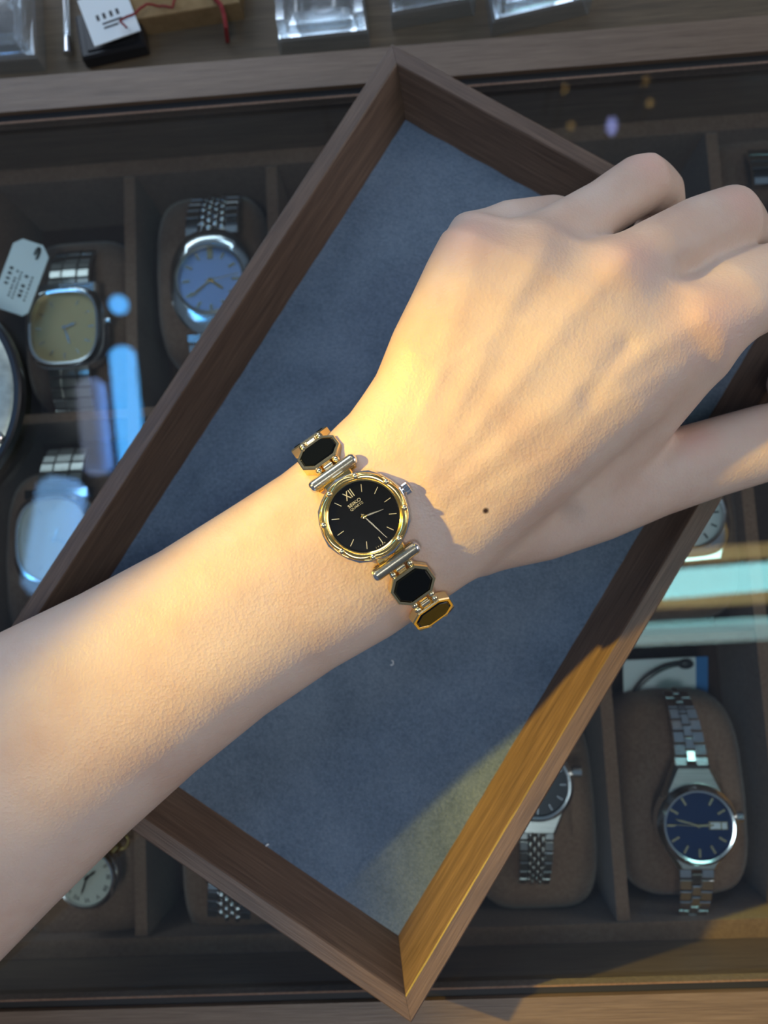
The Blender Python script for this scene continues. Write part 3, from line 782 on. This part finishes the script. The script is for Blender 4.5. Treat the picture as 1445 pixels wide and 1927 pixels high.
def ring_frame(outer, inner, z0, z1, ztop, bev=0.8):
    """case ring between an outer and an inner outline"""
    n = len(outer); b = MB()
    L = [([(x * 0.93, y * 0.93) for x, y in outer], z0), (outer, z0 + bev), (outer, z1 - bev), ([(x * 0.95, y * 0.95) for x, y in outer], z1),
         ([(x * 1.07, y * 1.07) for x, y in inner], ztop), (inner, ztop - 0.2), (inner, z0 + 1)]
    vs = [(x, y, z) for q, z in L for x, y in q]; fs = [list(range(n))[::-1], [6 * n + i for i in range(n)]]
    for k in range(6):
        for i in range(n): j = (i + 1) % n; fs.append([k * n + i, k * n + j, (k + 1) * n + j, (k + 1) * n + i])
    return b.add(vs, fs)
def cased(px, py, label, outer, inner, dialm, rz=0.0, z=ZC, h=9.0, casem='steel', name='wristwatch', sub=None):
    c = P(px, py, z + h)
    t = thing(name, label, 'watch', (c[0], c[1], z), (0, 0, rz), 'watches in the cabinet')
    ring_frame(outer, inner, 0.4, h - 1.6, h).build('case', casem, t, smooth=True, angle=30)
    d = MB().prism([(x * 0.995, y * 0.995) for x, y in inner], 2.0, h - 1.8).build('dial', dialm, t)
    MB().prism([(x * 0.99, y * 0.99) for x, y in inner], h - 0.55, h - 0.15, 0.3).build('crystal', 'crystal', t)
    return t, d, h - 1.8
R5 = 1 / 4.85
# blue day-date watch, lower right
cushion(1302, 1512, 'brown suede cushion under the blue dial day date watch at lower right')
t, d, zd = cased(1317, 1556, 'round steel watch with deep blue dial and day date window at lower right', ngon(48, 72 * R5), ngon(48, 59 * R5), 'bluedial', rz=-0.04)
sticks(d, 12, 48 * R5, 48 * R5, 3.2, 0.9, zd, 'palegold', (0, 3))
MB().box(3.8, 10.8, -1.5, 1.5, 0, 0.25, 0.1).build('date_window', 'palegold', d, (0, 0, zd))
for k, w in ((4.4, 3.6), (8.6, 1.7)): MB().box(k, k + w if k < 9 else k + w, -1.1, 1.1, 0.26, 0.32).build('date_print', 'whitedial', d, (0, 0, zd))
dial_hands(d, zd + 0.3, 10, 'palegold', (2, 165, 178))
for sg, w1, l in ((1, 6.6, 21.0), (-1, 6.8, 17.0)):
    MB().prism([(-12.4, sg * 7.5), (12.4, sg * 7.5), (w1, sg * l), (-w1, sg * l)][::sg], 0.6, 5.2, 1.4, 0.4).build('lug_shoulder', 'satin', t)
MB().cyl((14.4, 2.2, 3.6), (17.8, 2.2, 3.6), 2.0, None, 18, 0.3).build('crown', 'steel', t)
bracelet(t, 19.5, 1, 7, 4.6, 12.6, 'jubilee', 2.6, 30, 'steel', 0.22)
bracelet(t, -16.0, -1, 6, 4.6, 13.0, 'jubilee', 2.2, 30, 'steel', 0.2)
# dark dialled neighbour half under the tray
cushion(1012, 1540, 'brown suede cushion showing right of the tray, under the half hidden watch')
t, d, zd = cased(1012, 1478, 'round steel watch with charcoal dial half hidden under the lower right rail', ngon(40, 68 * R5), ngon(40, 56 * R5), 'darkdial', rz=-0.05)
sticks(d, 12, 9.6, 9.6, 2.6, 0.7, zd, 'steel'); dial_hands(d, zd + 0.3, 8, 'steel', (40, 120))
MB().cyl((13.5, 4, 3.6), (17.3, 4, 3.6), 2.2, None, 18, 0.3).build('crown', 'steel', t)
MB().prism([(-11, -9), (-7, -19), (7, -19), (11, -9)], 0.6, 5.0, 1.2, 0.4).build('lug_shoulder', 'satin', t)
bracelet(t, -17.5, -1, 7, 4.3, 13.0, 'rice', 2.2, 32, 'satin', 0.1)
bracelet(t, 12.5, 1, 4, 4.3, 13.0, 'rice', 2.2, 32, 'satin', 0.1)
# silver watch, upper left
cushion(385, 500, 'brown suede cushion under the silver blue barrel cased watch left of the tray')
ton = [(x * (1 - 0.16 * abs(y / 23) ** 2), y) for x, y in ngon(56, 84 * R5, 108 * R5, 2.7)]
t, d, zd = cased(394, 524, 'silver barrel cased watch with pale blue dial and gold hands beside the upper left rail', ton, ngon(56, 64 * R5, 72 * R5), 'icedial', rz=0.0, h=10, casem='steel')
sticks(d, 12, 50 * R5, 57 * R5, 3.2, 1.0, zd, 'palegold', (0,)); MB().box(-1.2, 1.2, -2.4, 2.4, 0, 0.4, 0.1).build('hour_marker', 'palegold', d, (0, 11.4, zd))
dial_hands(d, zd + 0.3, 12, 'gold', (-38, 218, 10))
MB().lathe([(13.6, 9.4), (14.8, 9.4), (14.8, 10.0), (14.0, 10.5), (13.6, 10.2)], 56).build('bezel', 'satin', t, smooth=True)
bracelet(t, 21.0, 1, 6, 4.1, 22.5, 'rice', 4.2, 30, 'steel', 0.06)
bracelet(t, -21.0, -1, 4, 4.1, 22.5, 'rice', 4.2, 30, 'steel', 0.06)
# champagne dial watch, far left
cushion(130, 590, 'brown suede cushion under the champagne dial watch beside the price tag')
t, d, zd = cased(118, 614, 'cushion cased watch with champagne tan dial next to the white price tag', ngon(56, 80 * R5, 84 * R5, 3.2), ngon(56, 66 * R5, 72 * R5, 3.0), 'tandial', rz=0.0)
MB().box(-12.5, 12.5, 15.5, 19.5, 1.5, 6.2, 0.7).build('lug_shoulder', 'steel', t)
sticks(d, 12, 11, 12, 2.4, 0.4, zd, 'steel', (0,)); dial_hands(d, zd + 0.3, 9, 'steel', (20, -72))
MB().cyl((15.5, 3, 3.6), (18.4, 3, 3.6), 1.8, None, 16, 0.3).build('crown', 'steel', t)
bracelet(t, 18.5, 1, 5, 4.3, 17.5, 'brick', 3.0, 28, 'satin', 0.08)
bracelet(t, -15.5, -1, 5, 4.3, 17.5, 'brick', 3.0, 28, 'satin', 0.08)
# pale dial watch, left below
cushion(95, 1050, 'brown suede cushion under the pale dial watch above the forearm')
t, d, zd = cased(98, 1015, 'cushion cased silver watch with pale blank dial just above the forearm', ngon(56, 84 * R5, 92 * R5, 2.9), ngon(56, 68 * R5, 78 * R5, 2.7), 'whitedial', rz=0.0, h=10)
MB().box(-13.5, 13.5, 17.0, 21.0, 1.5, 6.5, 0.7).build('lug_shoulder', 'steel', t)
sticks(d, 12, 11.3, 13, 2.2, 0.4, zd, 'satin'); dial_hands(d, zd + 0.3, 9, 'satin', (70, -15))
bracelet(t, 19.5, 1, 5, 4.4, 19.0, 'brick', 3.0, 26, 'satin', 0.08)
bracelet(t, -17.0, -1, 4, 4.4, 19.0, 'brick', 3.0, 26, 'satin', 0.08)
# pocket watch under the forearm
t, d, zd = cased(160, 1655, 'round cream dialled pocket watch peeking out under the forearm', ngon(48, 58 * R5), ngon(48, 49 * R5), 'creamdial', name='pocket_watch', h=8)
for k, q in enumerate(('XII', 'I', 'II', 'III', 'IIII', 'V', 'VI', 'VII', 'VIII', 'IX', 'X', 'XI')):
    a = math.radians(90 - 30 * k); lettering(q, 2.4, 'ink', d, (8.2 * math.cos(a), 8.2 * math.sin(a), zd + 0.05), a - math.pi / 2, name='numeral', bold=0.02)
dial_hands(d, zd + 0.3, 7.5, 'ink', (35, -110))
MB().cyl((9.0, 9.0, 3.4), (11.3, 11.3, 3.4), 2.0, None, 16, 0.3).build('crown', 'gold', t)
MB().tube([(12.2 + 3 * math.cos(q), 12.2 + 3 * math.sin(q), 3.4) for q in np.linspace(0, 2 * math.pi, 25)], 0.6, 8).build('bow', 'gold', t, smooth=True)
cushion(140, 1640, 'brown suede cushion under the cream pocket watch below the forearm')
# bracelet end visible left of the lower left rail
cushion(440, 1600, 'brown suede cushion beneath the beaded bracelet left of the lower rail')
t, d, zd = cased(432, 1588, 'steel watch with beaded bracelet end showing left of the lower left rail', ngon(40, 66 * R5), ngon(40, 54 * R5), 'darkdial', rz=-0.1)
MB().prism([(-11, -9), (-9, -17), (9, -17), (11, -9)], 0.6, 5.0, 1.2, 0.4).build('lug_shoulder', 'satin', t)
bracelet(t, -15.5, -1, 4, 3.7, 17.0, 'rice', 3.4, 40, 'steel', 0.0)
# far right column
cushion(1462, 390, 'brown suede cushion at the right edge above the middle finger')
t, d, zd = cased(1530, 400, 'steel watch cut off by the right edge, only bracelet rungs in view', ngon(40, 70 * R5), ngon(40, 58 * R5), 'darkdial', rz=-0.03)
bracelet(t, 15.0, 1, 5, 3.6, 40.0, 'brick', 3.4, 40, 'steel', 0.0)
bracelet(t, -15.0, -1, 4, 3.6, 24.0, 'brick', 3.4, 40, 'steel', 0.0)
cushion(1290, 980, 'brown suede cushion right of the tray under the thumb')
t, d, zd = cased(1300, 968, 'steel watch whose lug corner shows between tray rail and thumb', ngon(48, 74 * R5, 80 * R5, 3.0), ngon(48, 60 * R5), 'whitedial', rz=0.05)
MB().prism([(-13, -12), (-11, -18), (11, -18), (13, -12)], 0.6, 6.0, 1.2, 0.4).build('lug_shoulder', 'steel', t)
sticks(d, 12, 10, 10, 2.4, 0.7, zd, 'ink'); dial_hands(d, zd + 0.3, 9, 'ink', (60, 200))

# white card standing in for a bright reflection behind the lower right cushion
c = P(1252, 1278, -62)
t = thing('reflection_card', 'white card with blue edge and cable standing in for a reflection behind the blue dial watch cushion', 'card', (c[0], c[1], -64), (0.25, 0, 0))
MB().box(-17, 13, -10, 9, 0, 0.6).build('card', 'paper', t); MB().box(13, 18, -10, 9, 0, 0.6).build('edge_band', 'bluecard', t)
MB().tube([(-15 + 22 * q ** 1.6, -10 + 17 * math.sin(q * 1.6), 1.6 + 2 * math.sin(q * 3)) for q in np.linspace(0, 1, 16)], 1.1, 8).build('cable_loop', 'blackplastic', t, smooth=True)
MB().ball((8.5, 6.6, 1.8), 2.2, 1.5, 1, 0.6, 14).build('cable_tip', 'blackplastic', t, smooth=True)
# hanging price tag beside the champagne watch
c = P(30, 515, -20); tagrot = (0.0, 0.12, -0.36)
t = thing('price_tag', 'white price tag with black print leaning beside the champagne dial watch', 'tag', (c[0], c[1], -24), tagrot)
MB().prism([(-7.5, -15), (6.0, -15), (7.8, -13), (7.8, 11.5), (4.0, 15.5), (-4.5, 15.5), (-7.5, 12.5)], 0, 0.6).build('card', 'paper', t)
MB().tube([(3.2 + 0.6 * math.cos(q), 11.5 + 2.4 * math.sin(q), 0.8 + q * 0.2) for q in np.linspace(-1.5, 3.6, 14)], 0.5, 8).build('hook', 'blackplastic', t, smooth=True)
for x, y0, n, w, l in ((-4.6, -4.5, 4, 1.5, 1.7), (-1.9, -9.0, 8, 0.8, 1.2), (-0.2, -9.5, 9, 0.8, 1.1), (2.2, -8.0, 6, 1.5, 1.7), (4.6, -9.0, 7, 0.7, 1.3)):
    for k in range(n):
        if rnd.random() < 0.85: MB().box(x - w / 2, x + w / 2, 0, l * rnd.uniform(0.5, 0.9), 0.6, 0.66).build('print_mark', 'ink', t, (0, y0 + k * l * 1.25, 0))
# brushed disc with a black rim on the glass at the left edge
c = P(-170, 755, 0.0)
t = thing('metal_disc', 'large brushed metal disc with black rim cut off by the left edge', 'disc', (c[0], c[1], -0.9))
MB().lathe([(0.01, 0.2), (41.5, 0.2), (41.5, 3.6), (40, 4.4), (20, 5.0), (0.01, 5.2)], 80).build('plate', 'dish', t, smooth=True)
MB().lathe([(41.5, 0.0), (44.0, 0.0), (44.0, 3.6), (43.2, 4.3), (41.5, 4.3)], 80).build('rim', 'blackplastic', t, smooth=True)
MB().cyl((35.5, -17, 4), (35.5, -17, 6.2), 2.4, None, 18, 0.4).build('stud', 'steel', t)

# ------------------------------------------------------------------ things on the shelf at the top of the picture
ZS = -14.0
def stand(px, py, w, dpt, rz, label):
    c = P(px, py, ZS)
    t = thing('clear_stand', label, 'stand', (c[0], c[1], ZS), (0, 0, rz), 'clear acrylic watch stands')
    # py is the front edge of the base
    MB().prism([(-w / 2, 0), (w / 2, 0), (w / 2 - 1.5, dpt), (-w / 2 + 1.5, dpt)], 0, 9, 1.2, 0.4).build('base_block', 'acrylic', t)
    MB().prism([(-w / 2 + 4, 3.5), (w / 2 - 4, 3.5), (w / 2 - 6, 9.5), (-w / 2 + 6, 9.5)], 9, 11.5, 1.6).build('ledge', 'acrylic', t)
    for e in (-1, 1): MB().box(e * (w / 2 - 3) - 1.6, e * (w / 2 - 3) + 1.6, 1.5, dpt - 2, 9, 17, 0.6).build('side_wall', 'acrylic', t)
    ring = MB(); vs = []; fs = []
    for i in range(21):
        a = math.radians(-60 + 300 * i / 20)
        for r in (9.0, 11.5):
            for y in (dpt * 0.55, dpt * 0.55 + 8): vs.append((r * math.cos(a), y, 21 + r * math.sin(a)))
    for i in range(20):
        b = i * 4
        for p, q in ((0, 1), (1, 3), (3, 2), (2, 0)): fs.append([b + p, b + q, b + 4 + q, b + 4 + p])
    fs += [[0, 1, 3, 2], [80, 82, 83, 81]]
    ring.add(vs, fs).build('collar', 'acrylic', t)
stand(612, 98, 36, 26, 0.02, 'clear acrylic stand nearest the tray corner, leftmost of three bright ones')
stand(815, 44, 33, 24, 0.10, 'clear acrylic stand in the middle of the bright three at the top')
stand(1015, 50, 39, 24, 0.16, 'clear acrylic stand rightmost of the bright three at the top')
stand(25, 140, 28, 34, 0.0, 'clear acrylic stand at the top left corner beside the shelf items')
c = P(131, 105, ZS)
t = thing('clear_rod', 'slim clear plastic rod with metal tip left of the white tag', 'rod', (c[0], c[1], ZS))
MB().cyl((0, 6, 2.2), (-1, 46, 2.2), 1.4, 1.4, 12).build('rod', 'acrylic', t, smooth=True)
MB().cyl((0.4, -1, 2.2), (0, 7, 2.2), 2.0, 1.3, 12, 0.2).build('tip', 'steel', t, smooth=True)
c = P(222, 98, ZS)
t = thing('dark_case', 'small dark plastic case lying below the white tag at the top', 'case', (c[0], c[1], ZS), (0, 0, 0.15))
MB().box(-13, 13, -5, 14, 0, 7, 1.2).build('body', 'blackplastic', t); MB().box(-10, 9, -3, 11, 7, 7.6, 0.3).build('lid', 'blackplastic', t)
MB().cyl((4, 6, 7.5), (4, 6, 9), 1.2, None, 12, 0.2).build('stud', 'palegold', t)
c = P(205, 32, ZS + 14)
t = thing('price_tag', 'white price tag with red thread lying on the dark case at the top', 'tag', (c[0], c[1], ZS + 12), (0.05, 0.05, 0.32))
MB().box(-9.5, 9.5, -8, 12, 0, 0.5).build('card', 'paper', t)
for x in (-5, -2.4, 0.4, 3): MB().box(x, x + 1.2, 1.2, 3.6, 0.5, 0.58).build('print_mark', 'ink', t)
for y, w in ((-0.6, 8), (-2.4, 6)): MB().box(-3.5, -3.5 + w, y - 0.4, y + 0.4, 0.5, 0.58).build('print_mark', 'ink', t)
c = P(360, 62, ZS)
o = MB().prism([(-25, 0), (22, 4), (22, 24), (-24, 22)], 0, 9, 0.5).build('tan_card_block', 'tan', None, (c[0], c[1], ZS))
tag(o, 'tan cardboard block at the top between white tag and clear stands', 'block')
def thread(pts, label, m='red', r=0.45):
    c = P(*pts[0][:2], ZS); q = [P(x, y, z) - c for x, y, z in pts]; qq = []
    for i in range(len(q) - 1):
        for k in range(4): f = k / 4; qq.append(q[i] * (1 - f) + q[i + 1] * f + np.array([0, 0, 0.4 * math.sin(k)]))
    o = MB().tube(qq + [q[-1]], r, 6).build('thread', m, None, tuple(c), smooth=True)
    tag(o, label, 'thread', 'red threads on the shelf')
thread([(238, 52, 2), (225, 40, 0), (255, 25, 1), (275, 8, 0), (300, 12, -3), (325, 14, -3), (330, -5, -3), (280, -8, -3)], 'red thread looped from the white tag onto the tan block')
thread([(400, -6, -4), (416, 10, -4), (422, 30, -4.5), (425, 50, -5), (428, 78, -13)], 'red thread hanging down the right end of the tan block', r=0.9)
